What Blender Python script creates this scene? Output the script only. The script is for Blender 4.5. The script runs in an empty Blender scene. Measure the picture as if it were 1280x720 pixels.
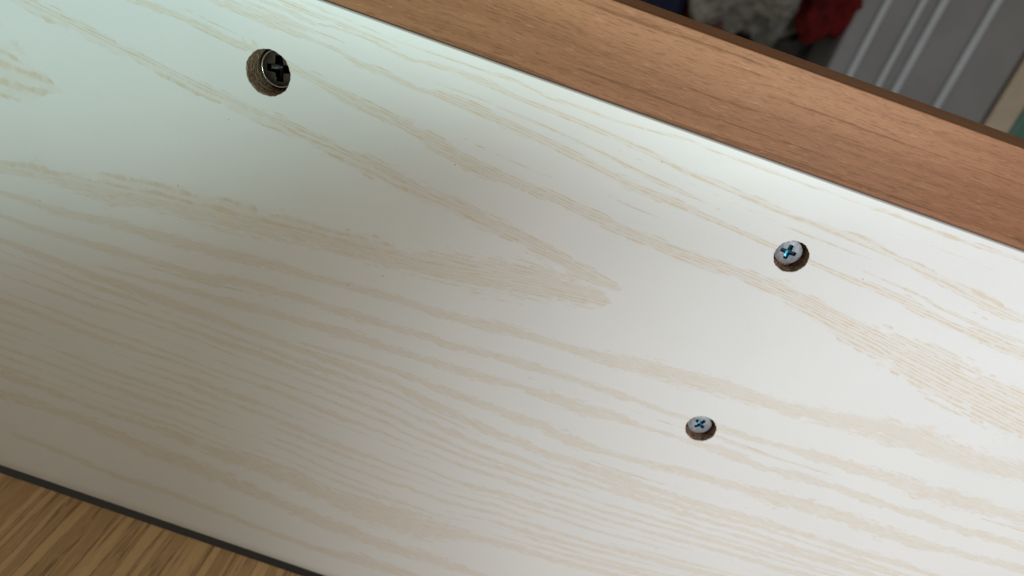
import bpy, bmesh, math, random
import numpy as np
from mathutils import Matrix, Vector
random.seed(4); np.random.seed(4)
sc = bpy.context.scene
C = sc.collection
MM = 0.001

# ---------------------------------------------------------------- camera
H = 0.200                                   # height of the lens over the white face
cd = bpy.data.cameras.new('camera'); cam = bpy.data.objects.new('camera', cd); C.objects.link(cam)
cd.sensor_width = 36; cd.lens = 36*950/1280; cd.clip_start = 0.005; cd.clip_end = 50
Rm = ((0.94313, 0.33176, 0.02114), (0.30629, -0.84246, -0.44323), (-0.12924, 0.4245, -0.89616))
cam.matrix_world = Matrix(((Rm[0][0], -Rm[0][1], -Rm[0][2], 0), (Rm[1][0], -Rm[1][1], -Rm[1][2], 0),
                           (Rm[2][0], -Rm[2][1], -Rm[2][2], H), (0, 0, 0, 1)))
cd.dof.use_dof = True; cd.dof.focus_distance = 0.207; cd.dof.aperture_fstop = 12.5
sc.camera = cam

# ---------------------------------------------------------------- world, lamps, exposure
wd = bpy.data.worlds.new('World'); sc.world = wd; wd.use_nodes = True
wd.node_tree.nodes['Background'].inputs[0].default_value = (1.0, 0.965, 0.81, 1)
wd.node_tree.nodes['Background'].inputs[1].default_value = 0.366
def spot(name, loc, aim, watts, col, cone, blend, radius):  # added lamps; soft cone edges stand in for a phone's shadow
    l = bpy.data.lights.new(name, 'SPOT'); l.energy = watts; l.color = col
    l.spot_size = math.radians(cone); l.spot_blend = blend; l.shadow_soft_size = radius
    o = bpy.data.objects.new(name, l); C.objects.link(o); o.location = loc
    o.rotation_euler = (Vector(aim)-Vector(loc)).to_track_quat('-Z', 'Y').to_euler()
    o['kind'] = 'helper'
    return o
spot('key_lamp', (0.215, 0.045, 0.487), (0.261, -0.151, 0), 8.1, (0.875, 0.925, 1.0), 70.5, 0.80, 0.012)
spot('added_cool_spot', (0.336, 0.008, 0.678), (-0.284, 0.122, 0), 17.0, (0.63, 1.0, 0.99), 40.3, 0.574, 0.014)  # two added cool spots fitted to the light pools, no window here
spot('added_cool_spot', (0.216, 0.001, 0.494), (0.005, 0.147, 0), 21.0, (0.81, 1.0, 0.975), 46.8, 0.851, 0.010)
sc.view_settings.view_transform = 'Standard'; sc.view_settings.look = 'None'
sc.view_settings.exposure = 0; sc.view_settings.gamma = 1
sc.cycles.use_denoising = True

# ---------------------------------------------------------------- node helpers
class NT:
    def __init__(s, name):
        s.m = bpy.data.materials.new(name); s.m.use_nodes = True; s.t = s.m.node_tree
        s.b = s.t.nodes['Principled BSDF']
    def n(s, typ, **k):
        x = s.t.nodes.new(typ)
        for a, v in k.items(): setattr(x, a, v)
        return x
    def put(s, sock, v):
        if isinstance(v, bpy.types.NodeSocket): s.t.links.new(v, sock)
        else: sock.default_value = v
    def math(s, op, a, b=0.0, clamp=False):
        x = s.n('ShaderNodeMath', operation=op, use_clamp=clamp); s.put(x.inputs[0], a); s.put(x.inputs[1], b); return x.outputs[0]
    def ss(s, v, lo, hi, a=0.0, b=1.0):
        x = s.n('ShaderNodeMapRange', interpolation_type='SMOOTHSTEP'); s.put(x.inputs[0], v)
        x.inputs[1].default_value = lo; x.inputs[2].default_value = hi; s.put(x.inputs[3], a); s.put(x.inputs[4], b); return x.outputs[0]
    def attr(s, name):
        return s.n('ShaderNodeAttribute', attribute_name=name)
    def pos(s):
        return s.n('ShaderNodeTexCoord').outputs['Object']
    def scale(s, v, xyz, off=(0, 0, 0)):
        x = s.n('ShaderNodeMapping'); s.put(x.inputs[0], v); x.inputs[1].default_value = off; x.inputs[3].default_value = xyz; return x.outputs[0]
    def noise(s, v, detail=3.0, rough=0.5, dist=0.0, scale=1.0):
        x = s.n('ShaderNodeTexNoise'); s.put(x.inputs['Vector'], v); x.inputs['Scale'].default_value = scale
        x.inputs['Detail'].default_value = detail; x.inputs['Roughness'].default_value = rough; x.inputs['Distortion'].default_value = dist
        return x.outputs[0]
    def mix(s, f, a, b, mode='MIX'):
        x = s.n('ShaderNodeMix', data_type='RGBA', blend_type=mode); s.put(x.inputs[0], f)
        for i, v in ((6, a), (7, b)):
            if isinstance(v, tuple): v = (*v, 1)[:4]
            s.put(x.inputs[i], v)
        return x.outputs[2]
    def bump(s, h, strength, dist):
        x = s.n('ShaderNodeBump'); x.inputs['Strength'].default_value = strength; x.inputs['Distance'].default_value = dist
        s.put(x.inputs['Height'], h); s.t.links.new(x.outputs[0], s.b.inputs['Normal'])
    def set(s, col=None, rough=0.5, metal=0.0, spec=0.5):
        if col is not None: s.put(s.b.inputs['Base Color'], (*col, 1) if isinstance(col, tuple) else col)
        s.put(s.b.inputs['Roughness'], rough); s.b.inputs['Metallic'].default_value = metal
        s.b.inputs['Specular IOR Level'].default_value = spec
        return s.m

# white melamine with a printed oak grain (the grain runs along the attributes grain_uv / band_edge / band_fine)
def mat_white():
    k = NT('white_melamine')
    uv = k.attr('grain_uv').outputs['Vector']; d = k.attr('band_edge').outputs['Fac']; fine = k.attr('band_fine').outputs['Fac']
    def fibres(period, along, seed, rag):
        # the print is made of single fibres: each has its own ragged start and end and its own depth of colour
        s = k.n('ShaderNodeSeparateXYZ'); k.put(s.inputs[0], uv); X, V = s.outputs[0], s.outputs[1]
        V = k.math('ADD', V, k.math('MULTIPLY', k.math('SUBTRACT', k.noise(k.scale(uv, (0.05, 0.55, 1), (seed, 0, 0)), 3, 0.55), 0.5), 1.9))
        q = k.math('DIVIDE', V, period); i = k.math('FLOOR', q); fr = k.math('SUBTRACT', q, i)
        c = k.n('ShaderNodeCombineXYZ'); k.put(c.inputs[0], k.math('MULTIPLY', X, along)); k.put(c.inputs[1], k.math('MULTIPLY', i, 3.71)); c.inputs[2].default_value = seed
        nz = k.noise(c.outputs[0], 3, 0.62)
        e = k.math('ADD', k.math('SUBTRACT', 1.0, d), k.math('MULTIPLY', k.math('SUBTRACT', nz, 0.5), rag))
        e = k.math('MINIMUM', e, k.math('MULTIPLY', k.math('SUBTRACT', 2.2, d), 1.5))
        c2 = k.n('ShaderNodeCombineXYZ'); k.put(c2.inputs[0], k.math('MULTIPLY', X, along*2.2)); k.put(c2.inputs[1], k.math('MULTIPLY', i, 5.13)); c2.inputs[2].default_value = seed+9
        dep = k.ss(k.noise(c2.outputs[0], 3, 0.7), 0.32, 0.66)
        prof = k.ss(k.math('ABSOLUTE', k.math('SUBTRACT', fr, 0.5)), 0.10, 0.34, 1.0, 0.0)
        return k.ss(e, -0.02, 0.22), dep, prof
    m1, dep1, line1 = fibres(0.90, 0.10, 2.0, 2.9)
    m2, dep2, line2 = fibres(0.42, 0.20, 31.0, 3.4)
    blot = k.noise(k.scale(uv, (0.16, 1.0, 1), (9, 3, 0)), 4, 0.65)
    mf = k.math('MULTIPLY', m1, k.math('ADD', 0.17, k.math('MULTIPLY', line1, k.math('ADD', 0.12, k.math('MULTIPLY', dep1, 0.80)))))
    mf = k.math('ADD', mf, k.math('MULTIPLY', k.math('MULTIPLY', m2, dep2), 0.18))
    ms = k.math('MULTIPLY', m2, k.math('ADD', k.ss(blot, 0.32, 0.66, 0.16, 0.50), k.math('MULTIPLY', dep2, 0.26)))
    mm = k.math('ADD', k.math('MULTIPLY', mf, fine), k.math('MULTIPLY', ms, k.math('SUBTRACT', 1.0, fine)), True)
    p = k.pos()
    cloud = k.noise(k.scale(p, (25, 25, 25)), 3, 0.5)
    base = k.mix(k.ss(cloud, 0.3, 0.7), (0.765, 0.765, 0.752), (0.79, 0.787, 0.774))
    col = k.mix(mm, base, (0.70, 0.61, 0.492))
    vor = k.n('ShaderNodeTexVoronoi'); k.put(vor.inputs['Vector'], p); vor.inputs['Scale'].default_value = 95
    wn = k.n('ShaderNodeSeparateColor'); k.put(wn.inputs[0], vor.outputs['Color'])
    speck = k.math('MULTIPLY', k.math('LESS_THAN', vor.outputs['Distance'], 0.026), k.math('GREATER_THAN', wn.outputs[0], 0.60))
    col = k.mix(k.math('MULTIPLY', speck, 0.45), col, (0.25, 0.22, 0.19))
    smear = k.noise(k.scale(p, (60, 140, 60), (3, 1, 0)), 4, 0.62)
    col = k.mix(k.ss(smear, 0.52, 0.78, 0.0, 0.10), col, (0.60, 0.585, 0.55))
    dots = k.noise(k.scale(p, (2600, 2600, 2600)), 2, 0.6)
    col = k.mix(k.ss(dots, 0.35, 0.65, 0.0, 0.085), col, (0.60, 0.59, 0.575))
    peel = k.noise(k.scale(p, (900, 900, 900)), 3, 0.6)
    pore = k.math('ADD', k.math('MULTIPLY', peel, 0.5), k.math('MULTIPLY', mm, -0.25))
    k.bump(pore, 0.34, 0.0002)
    return k.set(col, k.math('ADD', k.ss(peel, 0.2, 0.8, 0.44, 0.54), k.ss(smear, 0.4, 0.75, 0.0, 0.12)), 0, 0.22)

def mat_brown():
    k = NT('brown_wood_laminate'); p = k.pos()
    wob = k.noise(k.scale(p, (7, 22, 22)), 2, 0.5)
    off = k.n('ShaderNodeCombineXYZ'); k.put(off.inputs[1], k.math('MULTIPLY', wob, 0.005)); k.put(off.inputs[2], k.math('MULTIPLY', wob, 0.005))
    va = k.n('ShaderNodeVectorMath', operation='ADD'); k.put(va.inputs[0], p); k.put(va.inputs[1], off.outputs[0]); q = va.outputs[0]
    broad = k.noise(k.scale(q, (5, 190, 190)), 4, 0.6)
    tone = k.noise(k.scale(q, (2.5, 60, 60), (2, 1, 0)), 3, 0.5)
    tick = k.noise(k.scale(q, (230, 2000, 2000)), 3, 0.65)
    fleck = k.noise(k.scale(q, (260, 1900, 1900), (7, 3, 0)), 2, 0.6)
    vein = k.noise(k.scale(q, (6, 560, 560), (11, 5, 0)), 3, 0.62)
    col = k.mix(k.ss(broad, 0.3, 0.7), (0.205, 0.085, 0.040), (0.300, 0.136, 0.069))
    col = k.mix(k.ss(tone, 0.35, 0.7, 0.0, 0.5), col, (0.345, 0.165, 0.086))
    v = k.ss(vein, 0.585, 0.64)
    v = k.math('MULTIPLY', v, k.ss(tick, 0.30, 0.52, 0.25, 1.0))
    col = k.mix(k.math('MULTIPLY', v, 0.40), col, (0.085, 0.034, 0.016))
    col = k.mix(k.ss(tick, 0.49, 0.68, 0.0, 0.42), col, (0.10, 0.043, 0.021))
    col = k.mix(k.ss(fleck, 0.60, 0.75, 0.0, 0.32), col, (0.52, 0.29, 0.165))
    hgt = k.math('SUBTRACT', k.math('MULTIPLY', fleck, 0.5), k.math('ADD', k.math('MULTIPLY', tick, 0.8), k.math('MULTIPLY', v, 0.5)))
    k.bump(hgt, 0.5, 0.0004)
    return k.set(col, 0.52, 0, 0.16)

def mat_oak():
    k = NT('oak_print_board'); p = k.pos()
    wob = k.noise(k.scale(p, (28, 28, 14)), 3, 0.55)
    off = k.n('ShaderNodeCombineXYZ'); k.put(off.inputs[0], k.math('MULTIPLY', wob, 0.0038))
    va = k.n('ShaderNodeVectorMath', operation='ADD'); k.put(va.inputs[0], p); k.put(va.inputs[1], off.outputs[0]); q = va.outputs[0]
    band = k.noise(k.scale(q, (230, 20, 6)), 3, 0.5)
    fib = k.noise(k.scale(q, (900, 60, 70)), 4, 0.65)
    tick = k.noise(k.scale(q, (700, 50, 110), (3, 0, 8)), 3, 0.6)
    vein = k.math('ABSOLUTE', k.math('SUBTRACT', band, 0.5))
    col = k.mix(k.ss(band, 0.33, 0.66), (0.38, 0.222, 0.100), (0.58, 0.365, 0.180))
    g = k.math('MULTIPLY', k.ss(vein, 0.0, 0.022, 1.0, 0.0), k.ss(tick, 0.35, 0.55, 0.2, 1.0))
    col = k.mix(k.math('MULTIPLY', g, 0.62), col, (0.13, 0.066, 0.026))
    col = k.mix(k.ss(tick, 0.58, 0.70, 0.0, 0.28), col, (0.17, 0.09, 0.038))
    col = k.mix(k.ss(fib, 0.5, 0.75, 0.0, 0.35), col, (0.62, 0.42, 0.24))
    k.bump(k.math('SUBTRACT', k.math('MULTIPLY', fib, 0.4), k.math('ADD', g, tick)), 0.6, 0.0006)
    return k.set(col, 0.5, 0, 0.35)

def mat_chip(name, dark, light):
    k = NT(name); p = k.pos()
    a = k.noise(k.scale(p, (900, 900, 2200)), 4, 0.7)
    v = k.n('ShaderNodeTexVoronoi'); k.put(v.inputs['Vector'], k.scale(p, (700, 700, 1900))); v.inputs['Scale'].default_value = 1
    sep = k.n('ShaderNodeSeparateColor'); k.put(sep.inputs[0], v.outputs['Color'])
    col = k.mix(k.ss(a, 0.35, 0.68), dark, light)
    col = k.mix(k.ss(sep.outputs[0], 0.55, 0.95, 0.0, 0.7), col, tuple(c*0.35 for c in dark))
    k.bump(k.math('ADD', a, k.math('MULTIPLY', v.outputs['Distance'], 0.8)), 0.9, 0.0006)
    return k.set(col, 0.85, 0, 0.2)

def mat_metal(name, col, rough, metal, worn=0.15, spec=0.5):
    k = NT(name); p = k.pos()
    n1 = k.noise(k.scale(p, (1400, 1400, 1400)), 4, 0.65)
    n2 = k.noise(k.scale(p, (800, 800, 800)), 3, 0.6)
    c = k.mix(k.ss(n2, 0.3, 0.75, 0.0, worn*3), col, tuple(x*0.55 for x in col))
    k.bump(k.math('ADD', n1, k.math('MULTIPLY', k.noise(k.scale(p, (5200, 900, 900)), 3, 0.6), 0.7)), 0.35, 0.00016)
    return k.set(c, k.ss(n1, 0.25, 0.75, rough-0.08, rough+0.12), metal, spec)

def mat_plain(name, a, b, rough, scale=60, bump=0.2, dist=0.001, spec=0.4):
    k = NT(name); p = k.pos()
    n1 = k.noise(k.scale(p, (scale, scale, scale)), 5, 0.6)
    k.bump(k.noise(k.scale(p, (scale*9,)*3), 3, 0.6), bump, dist)
    return k.set(k.mix(k.ss(n1, 0.3, 0.7), a, b), rough, 0, spec)

M = dict(white=mat_white(), brown=mat_brown(), oak=mat_oak(),
         chip=mat_chip('raw_chipboard', (0.15, 0.075, 0.046), (0.46, 0.30, 0.19)),
         zinc=mat_metal('dull_zinc', (0.43, 0.445, 0.465), 0.55, 0.35, 0.33),
         blue=mat_metal('zinc_blue_reflection', (0.05, 0.20, 0.29), 0.34, 0.9, 0.25),  # reflected blue light is put into the recess metal colour
         steel=mat_metal('shaded_nickel', (0.13, 0.12, 0.10), 0.34, 1.0, 0.25),  # silvery head coloured dark for the shade deep in its hole
         rim=mat_metal('bright_nickel', (0.62, 0.56, 0.47), 0.20, 1.0, 0.1),
         recess_shade=mat_metal('recess_shade_steel', (0.02, 0.019, 0.018), 0.35, 1.0, 0.2),  # shade inside the deep cross is put into this near-black colour
         grey=mat_plain('grey_paint', (0.155, 0.152, 0.155), (0.175, 0.172, 0.175), 0.55, 30),
         rib=mat_plain('pale_grey_paint', (0.31, 0.325, 0.35), (0.35, 0.365, 0.39), 0.5, 40),
         beige=mat_plain('beige_wood', (0.32, 0.26, 0.195), (0.37, 0.30, 0.23), 0.6, 50),
         green=mat_plain('dark_green_plastic', (0.035, 0.10, 0.075), (0.045, 0.125, 0.09), 0.5, 30),
         floor=mat_plain('dark_floor', (0.011, 0.0075, 0.0045), (0.018, 0.012, 0.008), 0.6, 20),
         towel=mat_plain('grey_white_cloth', (0.085, 0.078, 0.068), (0.25, 0.235, 0.205), 0.9, 60, 0.7, 0.002, 0.1),
         red=mat_plain('red_cloth', (0.04, 0.003, 0.004), (0.12, 0.007, 0.007), 0.85, 60, 0.6, 0.002, 0.15),
         pink=mat_plain('dusty_pink_cloth', (0.13, 0.055, 0.055), (0.17, 0.075, 0.075), 0.9, 60, 0.6, 0.002, 0.1),
         shade=mat_plain('dark_grey_cloth', (0.03, 0.026, 0.024), (0.055, 0.048, 0.045), 0.9, 60, 0.6, 0.002, 0.1),
         black=mat_plain('black_cloth', (0.012, 0.011, 0.011), (0.018, 0.016, 0.016), 0.9, 60, 0.6, 0.002, 0.1),
         navy=mat_plain('navy_cloth', (0.012, 0.014, 0.035), (0.02, 0.022, 0.05), 0.9, 60, 0.6, 0.002, 0.1),
         bench=mat_plain('bench_wood', (0.20, 0.13, 0.08), (0.26, 0.17, 0.10), 0.6, 30))

# ---------------------------------------------------------------- mesh helpers
def link(name, me, mat, parent=None, smooth=False):
    o = bpy.data.objects.new(name, me); C.objects.link(o)
    if mat: me.materials.append(mat)
    if smooth:
        for f in me.polygons: f.use_smooth = True
    if parent: o.parent = parent
    return o
def tag(o, label=None, cat=None, group=None, kind=None):
    for k, v in (('label', label), ('category', cat), ('group', group), ('kind', kind)):
        if v: o[k] = v
    return o
def empty(name, loc=(0, 0, 0)):
    o = bpy.data.objects.new(name, None); C.objects.link(o); o.location = loc; o.empty_display_size = 0.02; return o
def add_box(bm, x0, x1, y0, y1, z0, z1):
    r = bmesh.ops.create_cube(bm, size=1)
    for v in r['verts']:
        v.co = Vector(((x0+x1)/2+v.co.x*(x1-x0), (y0+y1)/2+v.co.y*(y1-y0), (z0+z1)/2+v.co.z*(z1-z0)))
def bm_obj(name, bm, mat, parent=None, bevel=0.0, seg=2, smooth=False):
    if bevel:
        bmesh.ops.bevel(bm, geom=list(bm.edges), offset=bevel, segments=seg, profile=0.5, affect='EDGES')
    bmesh.ops.recalc_face_normals(bm, faces=list(bm.faces))
    me = bpy.data.meshes.new(name); bm.to_mesh(me); bm.free()
    return link(name, me, mat, parent, smooth)
def box(name, dims, mat, parent=None, bevel=0.0005):
    bm = bmesh.new(); add_box(bm, *dims); return bm_obj(name, bm, mat, parent, bevel)

# ---------------------------------------------------------------- the drawer
X0, X1 = -0.36, 0.42
YT, YB = -0.0397, -0.2347        # white board, upper and lower edge
drawer = tag(empty('drawer', (0, 0, 0)), 'white oak-grain drawer front with three recessed screws and a brown wooden rail', 'drawer')
HOLES = [(-0.0771, -0.0622, 0.0063), (0.0737, -0.0616, 0.0047), (0.0746, -0.1232, 0.0047)]

BANDS = {
 'B4': [(-69.4,-41.2,0.29),(-60.8,-41.6,0.29),(-49.3,-42.4,0.29),(-38.2,-42.6,0.29),(-21.4,-42.1,0.39),(-12.2,-41.9,0.39),(-4.2,-43.0,0.39),(6.9,-42.8,0.58),(14.7,-43.1,0.39),(34.7,-41.3,0.39),(45.8,-41.8,0.39),(56.7,-41.7,0.58),(68.0,-41.9,0.39),(79.0,-41.8,0.39),(89.8,-41.5,0.59),(101.2,-42.0,0.59),(116.0,-41.8,0.59),(128.6,-41.6,0.59)],
 'B3': [(-81.0,-44.4,0.58),(-74.3,-44.9,0.59),(-67.0,-45.5,0.39),(-62.6,-44.6,0.39),(-50.9,-44.8,0.39),(-41.3,-46.0,0.59),(-32.9,-45.0,0.78),(-26.9,-44.7,0.98),(-19.0,-44.9,0.98),(-10.9,-46.0,0.59),(-3.1,-45.9,0.79),(5.1,-46.5,0.79),(13.1,-46.8,0.79),(24.4,-47.7,0.8),(38.2,-49.4,1.01),(49.5,-49.7,1.01),(61.1,-50.6,1.22),(68.8,-51.1,0.81),(74.8,-51.0,0.81),(83.9,-50.9,1.22),(92.7,-50.8,1.43),(98.8,-52.2,0.82),(115.3,-53.8,1.66),(123.5,-54.7,2.08),(132.5,-56.3,2.1),(138.9,-56.4,2.1)],
 'B25': [(-94.0,-48.4,0.79),(-88.1,-49.1,0.99),(-80.8,-49.2,1.19),(-73.5,-49.4,1.19),(-66.1,-49.9,0.6),(-60.3,-50.0,0.6),(-53.3,-51.7,1.01),(-45.5,-51.6,1.01),(-37.1,-52.6,0.61),(-29.4,-52.1,1.42),(-21.4,-52.4,1.62),(-13.3,-53.1,1.63),(-5.2,-53.9,1.23),(6.1,-54.9,1.44),(15.8,-56.5,1.04),(25.8,-58.0,1.46),(35.1,-58.2,1.26),(52.6,-59.4,1.05),(61.9,-60.1,0.85),(79.3,-61.2,0.64),(88.4,-62.0,1.07),(98.1,-62.1,1.29),(108.5,-62.5,1.93),(118.4,-64.4,1.08),(128.6,-65.2,1.74),(138.1,-65.1,2.18),(144.9,-65.6,2.18)],
 'B2': [(-115.7,-55.7,1.02),(-109.0,-55.6,1.02),(-101.6,-55.8,0.82),(-94.4,-56.8,1.03),(-86.9,-57.4,1.03),(-82.3,-57.6,1.03),(-71.1,-58.5,1.24),(-64.2,-59.2,1.66),(-59.2,-60.6,1.68),(-50.9,-61.8,1.9),(-42.7,-62.7,1.69),(-34.1,-63.8,2.13),(-25.6,-65.5,2.57),(-17.8,-66.9,2.38),(-8.1,-67.9,2.17),(-0.1,-68.3,1.96),(7.7,-68.4,1.31),(17.7,-69.6,1.75),(27.7,-70.9,1.99),(40.5,-71.1,1.77),(45.6,-71.7,2.22),(61.3,-71.3,2.0),(73.7,-71.7,2.67),(82.2,-72.9,3.13),(91.9,-74.5,3.84),(104.6,-76.8,5.02),(117.4,-78.0,6.43),(131.2,-80.1,7.42),(144.8,-82.3,7.97),(156.4,-83.3,8.01)],
 'B1': [(-146.7,-66.1,1.91),(-137.6,-67.4,2.35),(-130.3,-67.9,2.15),(-121.1,-69.6,1.95),(-113.5,-70.1,1.74),(-105.9,-71.8,1.75),(-99.6,-72.5,1.76),(-92.1,-73.1,2.2),(-84.4,-73.9,2.43),(-76.5,-75.0,2.45),(-68.7,-75.3,2.45),(-60.8,-76.3,2.46),(-51.2,-76.9,2.7),(-41.6,-77.6,3.38),(-33.3,-79.5,3.18),(-24.9,-80.6,2.52),(-16.9,-80.4,2.97),(-8.5,-82.0,2.54),(1.4,-82.7,2.31),(12.0,-84.7,2.57),(19.0,-86.0,2.35),(25.7,-86.9,2.12),(32.3,-87.5,1.42)],
 'B0': [(-152.4,-87.1,9.75),(-147.7,-87.0,7.43),(-141.8,-87.3,5.12),(-136.8,-87.5,2.33)],
 'B5': [(-152.2,-117.4,2.1),(-143.7,-115.3,3.12),(-135.5,-114.4,2.85),(-127.0,-113.9,3.63),(-118.8,-112.7,5.16),(-110.5,-110.9,5.13),(-102.1,-109.7,4.85),(-94.0,-108.8,4.84),(-85.7,-107.5,5.58),(-77.6,-106.6,5.57),(-69.3,-105.9,5.55),(-61.1,-104.4,4.52),(-52.9,-104.0,4.01),(-45.4,-103.0,4.5),(-37.3,-102.6,4.5),(-28.8,-102.6,3.75),(-20.8,-100.9,4.23),(-13.0,-99.5,5.44),(-1.3,-97.1,6.38),(10.4,-94.5,6.32),(18.4,-93.8,4.85),(25.1,-93.4,4.12),(30.5,-93.2,2.91)],
 'B6': [(-152.1,-125.9,0.81),(-143.4,-125.4,1.08),(-135.0,-126.1,1.63),(-124.9,-124.5,1.35),(-116.3,-123.1,1.88),(-107.6,-122.6,1.88),(-99.3,-121.7,2.14),(-90.6,-121.5,2.41),(-82.3,-120.5,2.14),(-73.8,-119.5,2.13),(-65.3,-118.2,1.85),(-54.4,-117.9,1.32),(-43.4,-116.7,1.32),(-33.4,-115.9,1.58),(-25.6,-115.2,1.31),(-15.4,-115.2,1.58),(-3.6,-114.3,1.84),(7.9,-112.6,2.35),(17.9,-112.0,1.56),(27.3,-111.8,1.56),(37.6,-111.2,2.34),(49.7,-109.2,3.1),(61.3,-108.3,3.1),(71.1,-107.3,3.09),(82.2,-106.9,2.57),(94.9,-106.5,2.31),(103.0,-105.2,2.81),(112.7,-104.2,3.32),(123.2,-102.8,4.06),(135.1,-101.2,4.8),(139.8,-101.7,4.56),(152.9,-102.0,3.81),(167.5,-100.4,3.54)],
 'B7': [(-152.0,-133.9,0.84),(-141.7,-134.2,1.12),(-129.5,-133.5,1.4),(-117.4,-132.6,1.67),(-106.8,-131.9,1.39),(-95.7,-131.1,1.11),(-84.3,-130.4,1.66),(-74.3,-128.0,1.65),(-58.7,-126.5,1.37),(-49.1,-126.3,1.37),(-40.3,-126.0,1.92),(-27.5,-125.3,1.37),(-18.8,-124.6,1.36),(-5.8,-124.4,1.64),(6.7,-122.7,1.09),(18.1,-122.3,1.9),(28.2,-121.5,1.08),(41.5,-121.3,1.35),(54.5,-121.1,1.35),(61.9,-121.8,0.82),(79.8,-120.6,1.63),(89.4,-120.4,1.08),(101.3,-119.4,1.08),(111.8,-118.8,2.16),(122.1,-118.2,2.16),(134.0,-117.3,2.42),(144.9,-117.9,3.24),(157.6,-116.5,2.96),(166.1,-116.1,2.42),(177.2,-115.2,2.14)],
 'B8b': [(-117.9,-139.7,0.57),(-100.1,-138.1,0.85),(-86.0,-137.0,1.42),(-73.0,-136.1,1.7),(-59.8,-134.7,1.41),(-47.5,-134.0,1.69),(-36.1,-133.1,2.25),(-24.8,-133.1,1.41),(-12.4,-132.7,1.41),(-1.8,-132.1,1.69),(8.7,-131.5,1.68),(18.9,-130.4,1.12),(26.9,-130.6,2.24),(38.6,-130.5,2.52),(48.0,-129.4,1.96),(59.7,-129.3,0.84),(76.3,-128.7,1.12),(87.8,-128.3,1.95),(99.0,-129.2,1.12),(107.5,-128.1,1.96),(119.0,-127.4,1.4),(132.4,-127.3,1.68),(141.5,-127.3,1.4),(149.9,-126.4,1.39),(163.8,-126.7,1.68),(176.6,-125.4,1.67),(183.8,-125.3,1.67)],
 'B85': [(-51.2,-142.0,0.58),(-34.4,-140.8,0.87),(-21.1,-140.4,1.16),(-6.4,-141.0,1.45),(4.5,-141.3,1.75),(17.3,-141.8,1.75),(28.1,-141.9,2.05),(39.9,-143.5,2.35),(52.5,-143.1,1.18),(70.2,-141.6,1.46),(75.3,-140.7,1.75),(85.8,-139.9,1.46),(96.6,-138.9,2.04),(106.6,-138.6,2.91),(117.6,-137.2,2.89),(130.2,-136.8,2.6),(142.5,-137.3,2.61),(156.0,-136.9,2.61),(164.5,-135.5,1.44),(188.7,-133.0,1.72)],
 'B8': [(-152.0,-143.0,0.58),(-143.0,-143.0,1.45),(-130.6,-143.5,1.16),(-120.8,-144.1,1.16),(-112.0,-143.7,2.03),(-98.4,-144.1,2.04),(-85.1,-143.9,1.75),(-76.0,-144.3,1.46),(-61.5,-144.3,1.17),(-45.3,-145.0,1.17),(-32.6,-145.2,1.47),(-19.8,-145.4,1.47),(-8.4,-147.8,2.08),(3.1,-148.9,1.5),(12.7,-150.5,1.81),(24.0,-150.8,1.81),(35.4,-151.7,1.52),(48.1,-151.0,1.82),(59.3,-151.3,2.12),(74.1,-150.8,1.21),(93.2,-150.1,1.51),(106.8,-148.7,1.51),(120.6,-148.6,1.21),(134.4,-147.8,1.21),(148.0,-147.0,1.5),(161.9,-146.9,1.2)],
 'B10': [(-151.5,-195.6,1.74),(-138.8,-195.5,2.09),(-127.2,-196.0,1.4),(-114.4,-196.6,1.4),(-100.7,-196.2,1.4),(-88.2,-196.3,2.1),(-73.1,-197.5,2.82),(-58.5,-197.1,3.17),(-45.4,-197.7,3.53),(-33.2,-199.6,3.2),(-23.9,-200.1,4.99),(-14.0,-200.3,6.07),(-4.3,-199.0,6.05),(5.6,-199.2,5.7),(15.3,-197.6,3.55),(24.7,-195.2,1.41),(39.2,-194.1,1.76),(53.8,-193.3,1.4),(68.3,-191.7,1.4)],
 'B11': [(-151.5,-204.0,2.5),(-136.8,-203.3,2.14),(-121.9,-203.4,2.51),(-110.0,-204.6,3.24),(-98.0,-206.5,3.62),(-87.0,-206.6,3.26),(-75.9,-207.5,3.28),(-61.6,-208.9,3.3),(-46.0,-210.5,2.58),(-31.5,-212.3,2.97),(-16.1,-213.4,2.98),(-0.6,-213.2,2.98),(14.3,-212.0,2.6),(25.6,-212.1,1.49)],
 'B12': [(-145.3,-221.0,1.14),(-131.1,-221.4,1.52),(-115.6,-223.1,1.15),(-105.4,-224.5,1.15),(-90.0,-223.2,1.91),(-74.5,-224.3,1.54),(-50.4,-225.6,1.16),(-28.6,-226.4,1.55),(-13.6,-224.4,3.09),(2.0,-223.4,2.31)],
}
OPEN_LEFT = ['B3', 'B25', 'B2', 'B1', 'B0', 'B5', 'B6', 'B7', 'B8', 'B10', 'B11']
OPEN_RIGHT = ['B4', 'B3', 'B25', 'B2', 'B6', 'B7', 'B8b', 'B85', 'B8', 'B10', 'B11', 'B12']

FINE = dict(B4=1, B3=1, B25=1, B2=1, B1=1, B0=1, B5=0.8, B6=0.35, B7=0.15)

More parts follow.
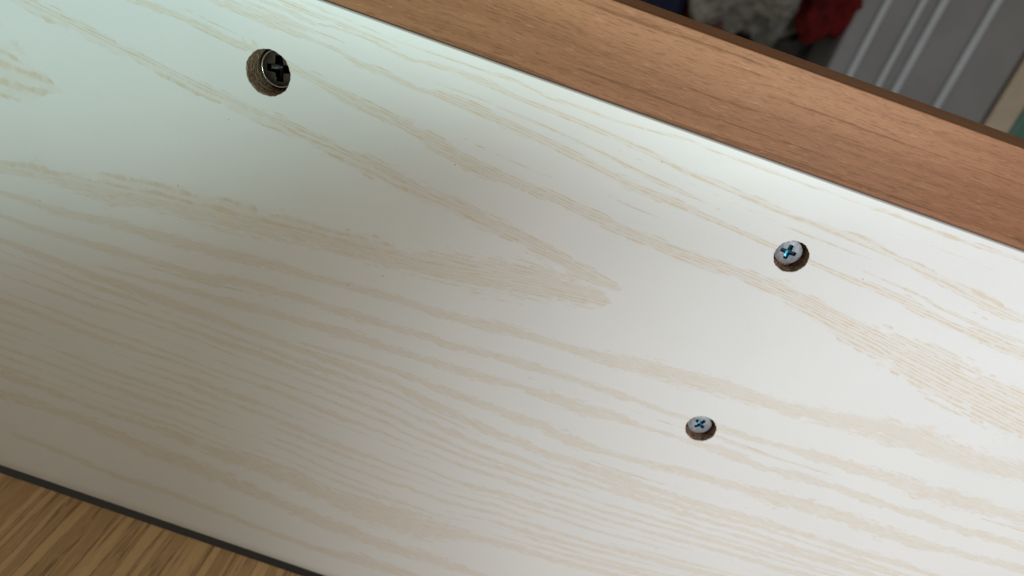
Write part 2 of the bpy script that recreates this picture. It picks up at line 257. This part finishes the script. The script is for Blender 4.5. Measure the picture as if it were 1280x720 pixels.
def white_board():
    xs = np.concatenate([np.linspace(X0, -0.172, 24)[:-1], np.arange(-0.172, 0.212, 0.0005), np.linspace(0.212, X1, 26)[1:]])
    ny = 400; ys = np.linspace(YT, YB, ny)
    nx = len(xs)
    GX, GY = np.meshgrid(xs, ys, indexing='ij')
    verts = np.stack([GX.ravel(), GY.ravel(), np.zeros(nx*ny)], 1).tolist()
    idx = lambda i, j: i*ny+j
    skip = np.zeros((nx-1, ny-1), bool); faces = []
    for hx, hy, hr in HOLES:
        pad = hr+0.0022
        i0 = np.searchsorted(xs, hx-pad)-1; i1 = np.searchsorted(xs, hx+pad)
        j0 = np.searchsorted(-ys, -(hy+pad))-1; j1 = np.searchsorted(-ys, -(hy-pad))
        skip[i0:i1, j0:j1] = True
        loop = [(i, j0) for i in range(i0, i1)]+[(i1, j) for j in range(j0, j1)]+[(i, j1) for i in range(i1, i0, -1)]+[(i0, j) for j in range(j1, j0, -1)]
        prev = [idx(i, j) for i, j in loop]
        ang = [math.atan2(ys[j]-hy, xs[i]-hx) for i, j in loop]
        rim = [math.hypot(ys[j]-hy, xs[i]-hx) for i, j in loop]
        for t, dz in ((0.5, 0), (0.85, 0), (0.97, 0), (1.0, -0.00005), (1.0, -0.00045)):
            cur = []
            for a, r in zip(ang, rim):
                chip = 0.00005*math.sin(a*9+hx*900)+0.00004*math.sin(a*23+1)+0.00003*max(0.0, math.sin(a*5+hy*700)*math.sin(a*17+hx*300)-0.55)
                rr = r+(hr+chip-r)*t - (0.0 if dz > -0.0001 else 0.00004)
                cur.append(len(verts)); verts.append([hx+rr*math.cos(a), hy+rr*math.sin(a), dz])
            n = len(loop)
            for q in range(n): faces.append((prev[q], cur[q], cur[(q+1) % n], prev[(q+1) % n]))
            prev = cur
    I, J = np.nonzero(~skip)
    quads = np.stack([I*ny+J, I*ny+J+1, (I+1)*ny+J+1, (I+1)*ny+J], 1)
    faces = quads.tolist()+faces
    # rounded arris and sides
    ring = [idx(i, 0) for i in range(nx)]+[idx(nx-1, j) for j in range(1, ny)]+[idx(i, ny-1) for i in range(nx-2, -1, -1)]+[idx(0, j) for j in range(ny-2, 0, -1)]
    prev = ring; n = len(ring)
    base = [verts[k] for k in ring]
    nflat = len(faces)
    for off, offb, dz in ((0.00007, 0.00110, -0.00007), (0.00014, 0.00218, -0.00027), (0.00021, 0.00323, -0.00060),
                          (0.00028, 0.00423, -0.00105), (0.00030, 0.00516, -0.00163), (0.00030, 0.00602, -0.00231),
                          (0.00030, 0.00689, -0.00321), (0.00030, 0.00779, -0.00450), (0.00030, 0.00856, -0.00622),
                          (0.0003, 0.0088, -0.015)):
        cur = []
        for x, y, z in base:
            cur.append(len(verts))
            verts.append([x+(off if x >= X1-1e-6 else -off if x <= X0+1e-6 else 0), y+(off if y >= YT-1e-6 else -offb if y <= YB+1e-6 else 0), dz])
        for q in range(n): faces.append((prev[q], prev[(q+1) % n], cur[(q+1) % n], cur[q]))
        prev = cur
    me = bpy.data.meshes.new('white_board'); me.from_pydata(verts, [], faces); me.update()
    for f in list(me.polygons)[nflat:-len(ring)]: f.use_smooth = True
    V = np.array(verts); x = V[:, 0]*1e3; y = V[:, 1]*1e3
    # --- grain lines of the print: centre line and half width of every band, in mm
    cx = np.arange(-175, 216, 1.0)
    cen = {}; wid = {}
    for key, pts in BANDS.items():
        p = np.array(pts); o = np.argsort(p[:, 0]); p = p[o]
        c = np.interp(cx, p[:, 0], p[:, 1]); w = np.interp(cx, p[:, 0], p[:, 2])
        k = min(5, len(p)-1)
        s0 = (p[k, 1]-p[0, 1])/(p[k, 0]-p[0, 0]); s1 = (p[-1, 1]-p[-1-k, 1])/(p[-1, 0]-p[-1-k, 0])
        lo = cx < p[0, 0]; hi = cx > p[-1, 0]
        c[lo] = p[0, 1]+(cx[lo]-p[0, 0])*s0; c[hi] = p[-1, 1]+(cx[hi]-p[-1, 0])*s1
        tl = 40 if key in OPEN_LEFT else 3; tr = 40 if key in OPEN_RIGHT else 3
        w = w*np.clip(1-(p[0, 0]-cx)/tl, 0, 1)*np.clip(1-(cx-p[-1, 0])/tr, 0, 1)
        cen[key] = c; wid[key] = w
    rs = np.random.RandomState(11)
    def wob(s, amp):
        a = rs.randn(len(cx)+200); g = np.exp(-np.arange(-80, 81)**2/(2*s*s)); a = np.convolve(a, g/np.sqrt((g*g).sum()), 'same')[100:100+len(cx)]
        return a*amp
    rings = ['B8']
    NL = 14
    for q in range(1, NL):
        t = q/NL; key = 'ring%02d' % q
        cen[key] = cen['B8']*(1-t)+cen['B10']*t+wob(14, 0.35)
        wid[key] = np.clip(0.60+wob(9, 0.30)+wob(30, 0.18), 0.0, 1.3)
        rings.append(key)
    for q in range(9):                                   # hairlines in the plain upper part
        key = 'hair%d' % q
        a, b = [('B4', 'B3'), ('B3', 'B25'), ('B25', 'B2'), ('B2', 'B1'), ('B4', 'B3'), ('B3', 'B25'), ('B25', 'B2'), ('B7', 'B8b'), ('B85', 'B8')][q]
        t = rs.uniform(0.3, 0.7)
        cen[key] = cen[a]*(1-t)+cen[b]*t+wob(18, 0.4)
        wid[key] = np.clip(wob(12, 0.35)-0.05, 0.0, 0.7)*(cx < (-5 if q == 3 else 999))
    edge = np.full(len(x), 9.0); fine = np.zeros(len(x)); best = np.full(len(x), 1e9)
    for key in cen:
        c = np.interp(x, cx, cen[key]); w = np.maximum(np.interp(x, cx, wid[key]), 0.0)
        dd = np.abs(y-c)/np.maximum(w, 0.02); dd = np.where(w < 0.03, 9.0, np.minimum(dd, 9.0))
        f = 1.0 if key.startswith('hair') else FINE.get(key, 0.0)
        fine = np.where(dd < edge, f, fine); edge = np.minimum(edge, dd)
    # --- across-grain coordinate that follows the lines
    order = ['B4', 'B3', 'B25', 'B2', 'B1', 'B5', 'B6', 'B7', 'B8b', 'B8', 'ring04', 'ring08', 'ring11', 'B10', 'B12']
    g = np.exp(-np.arange(-40, 41)**2/(2*14.0**2)); g /= g.sum()
    S = []
    for key in order:
        c = cen[key]; sl0, sl1 = c[1]-c[0], c[-1]-c[-2]
        pad = np.concatenate([c[0]-sl0*np.arange(40, 0, -1), c, c[-1]+sl1*np.arange(1, 41)])
        S.append(np.convolve(pad, g, 'valid'))
    S = np.array(S)
    for q in range(1, len(S)): S[q] = np.minimum(S[q], S[q-1]-1.5)
    nom = S[:, 175+10]
    S = np.concatenate([S[:1]+200, S, S[-1:]-200]); nom = np.concatenate([[nom[0]+200], nom, [nom[-1]-200]])
    xi = np.clip(np.round(x-cx[0]).astype(int), 0, len(cx)-1)
    xf = np.clip(x-cx[0], 0, len(cx)-1.001); k0 = xf.astype(int); fr = xf-k0
    Sx = S[:, k0]*(1-fr)+S[:, k0+1]*fr
    vv = np.zeros(len(x))
    for q in range(len(nom)-1):
        m = (y <= Sx[q]) & (y > Sx[q+1]); t = (Sx[q]-y)/np.maximum(Sx[q]-Sx[q+1], 1e-6)
        vv = np.where(m, nom[q]+(nom[q+1]-nom[q])*t, vv)
    uv = np.stack([x, vv, np.zeros(len(x))], 1).astype(np.float32)
    for nm, typ, fld, dat in (('grain_uv', 'FLOAT_VECTOR', 'vector', uv), ('band_edge', 'FLOAT', 'value', edge.astype(np.float32)), ('band_fine', 'FLOAT', 'value', fine.astype(np.float32))):
        a = me.attributes.new(nm, typ, 'POINT'); a.data.foreach_set(fld, dat.ravel())
    return link('white_board', me, M['white'], drawer)
wb = white_board()
if wb.data.polygons[0].normal.z < 0: wb.data.flip_normals()

# brown front panel: an L profile whose thick rail stands above the white board
prof = [(-0.0157, -0.0012), (-0.0157, -0.0330), (-0.2320, -0.0330), (-0.2320, -0.0154), (-0.0391, -0.0154), (-0.0391, -0.0012)]
bm = bmesh.new()
a = [bm.verts.new((X0, y, z)) for y, z in prof]; b = [bm.verts.new((X1, y, z)) for y, z in prof]
bm.faces.new(a); bm.faces.new(b[::-1])
for q in range(6): bm.faces.new((a[q], b[q], b[(q+1) % 6], a[(q+1) % 6]))
bm_obj('front_rail', bm, M['brown'], drawer, 0.00035, 2)

# drawer bottom standing on edge, a few millimetres clear of the white face
box('drawer_bottom', (X0+0.016, X1-0.016, -0.2540, -0.2417, 0.0002, 0.150), M['oak'], drawer, 0.0003)
for xa, xb in ((X0, X0+0.0155), (X1-0.0155, X1)):
    box('drawer_side', (xa, xb, -0.256, -0.045, 0.0004, 0.150), M['brown'], drawer, 0.0005)

# bored holes and the screws in them
def bore(hx, hy, r, depth, ridge=0.0):
    bm = bmesh.new(); n = 72; rings = []
    zs = [-0.00042]+[-0.0006-(depth-0.0006)*t/22 for t in range(1, 23)]
    for z in zs:
        ring = []
        for q in range(n):
            t = 2*math.pi*q/n
            rr = r-0.00004+(random.uniform(-0.00007, 0.00004)+ridge*(math.cos(2*math.pi*z/0.0021+t*0.3)-1) if z < -0.0006 else 0)
            ring.append(bm.verts.new((rr*math.cos(t), rr*math.sin(t), z)))
        rings.append(ring)
    for u, w in zip(rings, rings[1:]):
        for q in range(n): bm.faces.new((u[q], w[q], w[(q+1) % n], u[(q+1) % n]))
    bm.faces.new(rings[-1][::-1])
    for f in bm.faces: f.normal_flip()
    me = bpy.data.meshes.new('screw_hole'); bm.to_mesh(me); bm.free()
    o = link('screw_hole', me, M['chip'], wb); o.location = (hx, hy, 0); return o

def screw(loc, R, hrim, dome, L, w, rot, depth, head_mat, cut_mat, tilt, label):
    """round head with a cross recess; R head radius, hrim rim height, dome crown height over the rim"""
    NA, NR = 144, 46
    rr = np.concatenate([np.linspace(0, L*1.15, 34), np.linspace(L*1.15, R, 13)[1:]])
    def cross(x, y):
        c, s = math.cos(rot), math.sin(rot); u, v = abs(c*x+s*y), abs(-s*x+c*y)
        if v > u: u, v = v, u
        ww = w*(1.0-0.18*u/L)
        return min((L-u)/(0.16*L), (ww-v)/(0.32*w))          # >0 inside
    P = []; inside = []
    for r in rr:
        for q in range(NA):
            t = 2*math.pi*q/NA; x, y = r*math.cos(t), r*math.sin(t)
            f = r/R
            z = dome*(1-f**3.2)
            k = cross(x, y); s = max(0.0, min(1.0, k)); s = s*s*(3-2*s)
            z -= depth*s*(1-0.55*r/L)
            P.append((x, y, z)); inside.append(k > -0.12)
    nr = len(rr); top = []; cut = []
    for i in range(nr-1):
        for q in range(NA):
            f = (i*NA+q, (i+1)*NA+q, (i+1)*NA+(q+1) % NA, i*NA+(q+1) % NA)
            (cut if sum(inside[e] for e in f) >= 3 else top).append(f)
    k0 = len(P)
    for dr, dz in ((0.00012, -0.00004), (0.00027, -0.00016), (0.00036, -0.00038), (0.00038, -hrim)):
        for q in range(NA):
            t = 2*math.pi*q/NA; P.append(((R+dr)*math.cos(t), (R+dr)*math.sin(t), dz))
    prev = (nr-1)*NA
    for s in range(4):
        cur = k0+s*NA
        for q in range(NA): top.append((prev+q, cur+q, cur+(q+1) % NA, prev+(q+1) % NA))
        prev = cur
        n0 = len(P)                                             # shank that runs on into the front panel
    for zz in (-hrim-0.00005, -hrim-0.006):
        for q in range(16):
            t = 2*math.pi*q/16; P.append((R*0.45*math.cos(t), R*0.45*math.sin(t), zz))
    for q in range(16): top.append((n0+q, n0+16+q, n0+16+(q+1) % 16, n0+(q+1) % 16))
    def sub(name, fs, mat, parent):
        used = sorted({e for f in fs for e in f}); mp = {e: i for i, e in enumerate(used)}
        me = bpy.data.meshes.new(name); me.from_pydata([P[e] for e in used], [], [tuple(mp[e] for e in f) for f in fs]); me.update()
        return link(name, me, mat, parent, True)
    o = sub('screw', top, head_mat, drawer)
    o.location = loc; o.rotation_euler = tilt
    if label: o['label'] = label
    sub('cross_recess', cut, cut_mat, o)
    return o
bore(*HOLES[0], 0.0112, 0.00011); bore(*HOLES[1], 0.0052); bore(*HOLES[2], 0.0046)
def head_rim(parent, R, r, mat):
    bm = bmesh.new(); n, m = 96, 10; g = []
    for i in range(n):
        t = 2*math.pi*i/n
        g.append([bm.verts.new(((R+r*math.cos(2*math.pi*j/m))*math.cos(t), (R+r*math.cos(2*math.pi*j/m))*math.sin(t), 0.7*r*math.sin(2*math.pi*j/m))) for j in range(m)])
    for i in range(n):
        for j in range(m): bm.faces.new((g[i][j], g[(i+1) % n][j], g[(i+1) % n][(j+1) % m], g[i][(j+1) % m]))
    return bm_obj('head_rim', bm, mat, parent, 0, 2, True)
big = screw((HOLES[0][0]+0.0002, HOLES[0][1], -0.0074), 0.0052, 0.0037, 0.0002, 0.0036, 0.00125, math.radians(12), 0.0032,
      M['steel'], M['recess_shade'], (0, 0, 0), 'broad shade-darkened steel screw head deep in the largest hole')
head_rim(big, 0.00515, 0.00026, M['rim'])
head_rim(big, 0.00555, 0.00014, M['steel']).location.z = -0.0005
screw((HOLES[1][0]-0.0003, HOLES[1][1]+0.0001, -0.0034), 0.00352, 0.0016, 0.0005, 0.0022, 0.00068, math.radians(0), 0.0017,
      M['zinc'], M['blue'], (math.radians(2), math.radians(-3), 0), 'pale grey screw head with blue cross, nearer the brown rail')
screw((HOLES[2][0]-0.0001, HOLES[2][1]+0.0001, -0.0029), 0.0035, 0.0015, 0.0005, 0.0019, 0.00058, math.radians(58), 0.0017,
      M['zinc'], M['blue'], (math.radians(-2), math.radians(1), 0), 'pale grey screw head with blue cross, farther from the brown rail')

# ---------------------------------------------------------------- what the drawer lies on and what lies beyond it
ZF = -0.628
bm = bmesh.new(); s = 1.6
vs = [bm.verts.new(p) for p in ((-s, -s, ZF), (s, -s, ZF), (s, s, ZF), (-s, s, ZF))]; bm.faces.new(vs)
tag(bm_obj('floor', bm, M['floor']), kind='structure')
bench = tag(empty('low_bench', (0.03, -0.15, ZF)), 'low wooden bench underneath the drawer front', 'bench')
def child_box(name, dims, mat, parent, bevel=0.001):
    x, y, z = parent.location
    return box(name, (dims[0]-x, dims[1]-x, dims[2]-y, dims[3]-y, dims[4]-z, dims[5]-z), mat, parent, bevel)
child_box('bench_top', (-0.30, 0.36, -0.225, -0.034, -0.055, -0.0330), M['bench'], bench)
for xa in (-0.29, 0.32):
    for ya in (-0.220, -0.115): child_box('leg', (xa, xa+0.03, ya, ya+0.03, ZF, -0.055), M['bench'], bench)

panel = tag(empty('ribbed_panel', (0.284, 0.234, ZF)), 'grey panel with pale raised ribs beyond the brown rail', 'panel')
child_box('board', (0.2124, 0.3591, -0.126, 0.612, ZF, -0.5200), M['grey'], panel, 0.003)
for xc, wd_ in ((0.2322, 0.0058), (0.2592, 0.0052), (0.2749, 0.0062), (0.3145, 0.0062)):
    child_box('rib', (xc-wd_/2, xc+wd_/2, -0.126, 0.612, -0.5204, -0.5165), M['rib'], panel, 0.0012)
tag(box('wood_batten', (0.3605, 0.3830, -0.126, 0.612, ZF, -0.5170), M['beige'], None, 0.002), 'beige wooden batten along the right side of the ribbed panel', 'batten')
tag(box('green_box', (0.3845, 0.612, -0.126, 0.540, ZF, -0.5215), M['green'], None, 0.007), 'dark green box at the right edge beside the beige batten', 'box')

def cloth(name, loc, size, mat, label, cat, seed, rough=0.35, group=None):
    bm = bmesh.new(); bmesh.ops.create_icosphere(bm, subdivisions=5, radius=1)
    from mathutils import noise
    off = Vector((seed*7.3, seed*3.1, seed*1.7))
    for v in bm.verts:
        p = v.co.copy()
        f = 1+rough*(noise.noise(p*1.6+off))+rough*0.6*(0.5-abs(noise.noise(p*3.1+off*2)))+rough*0.3*(0.5-abs(noise.noise(p*6.5+off)))
        v.co = Vector((p.x*f*size[0], p.y*f*size[1], max(p.z*f*size[2], -size[2]*0.72)))
    zmin = min(v.co.z for v in bm.verts)
    for v in bm.verts: v.co.z -= zmin
    me = bpy.data.meshes.new(name); bmesh.ops.recalc_face_normals(bm, faces=list(bm.faces)); bm.to_mesh(me); bm.free()
    o = link(name, me, mat, None, True); o.location = (loc[0], loc[1], ZF); return tag(o, label, cat, group)
cloth('folded_cloth', (0.1340, 0.008), (0.054, 0.054, 0.068), M['towel'], 'crumpled grey-white cloth on the dark floor beyond the brown rail', 'cloth', 1, 0.5)
cloth('red_cloth', (0.1900, 0.034), (0.032, 0.052, 0.072), M['red'], 'crumpled red cloth between the grey-white cloth and the ribbed panel', 'cloth', 2, 0.55)
cloth('red_cloth', (0.0873, 0.000), (0.0085, 0.054, 0.054), M['red'], 'narrow strip of red cloth beside the navy cloth', 'cloth', 5, 0.2)
cloth('pink_cloth', (0.1120, -0.054), (0.018, 0.015, 0.050), M['pink'], 'small dusty pink cloth in front of the grey-white cloth', 'cloth', 3)
cloth('navy_cloth', (0.0560, -0.018), (0.024, 0.061, 0.054), M['navy'], 'dark navy cloth left of the grey-white cloth', 'cloth', 4)
cloth('grey_cloth', (0.1760, -0.046), (0.030, 0.022, 0.026), M['shade'], 'small dark grey cloth lying below the red cloth', 'cloth', 8)
cloth('black_cloth', (0.1420, -0.056), (0.010, 0.012, 0.052), M['black'], 'small black cloth tucked in front of the grey-white cloth', 'cloth', 9)
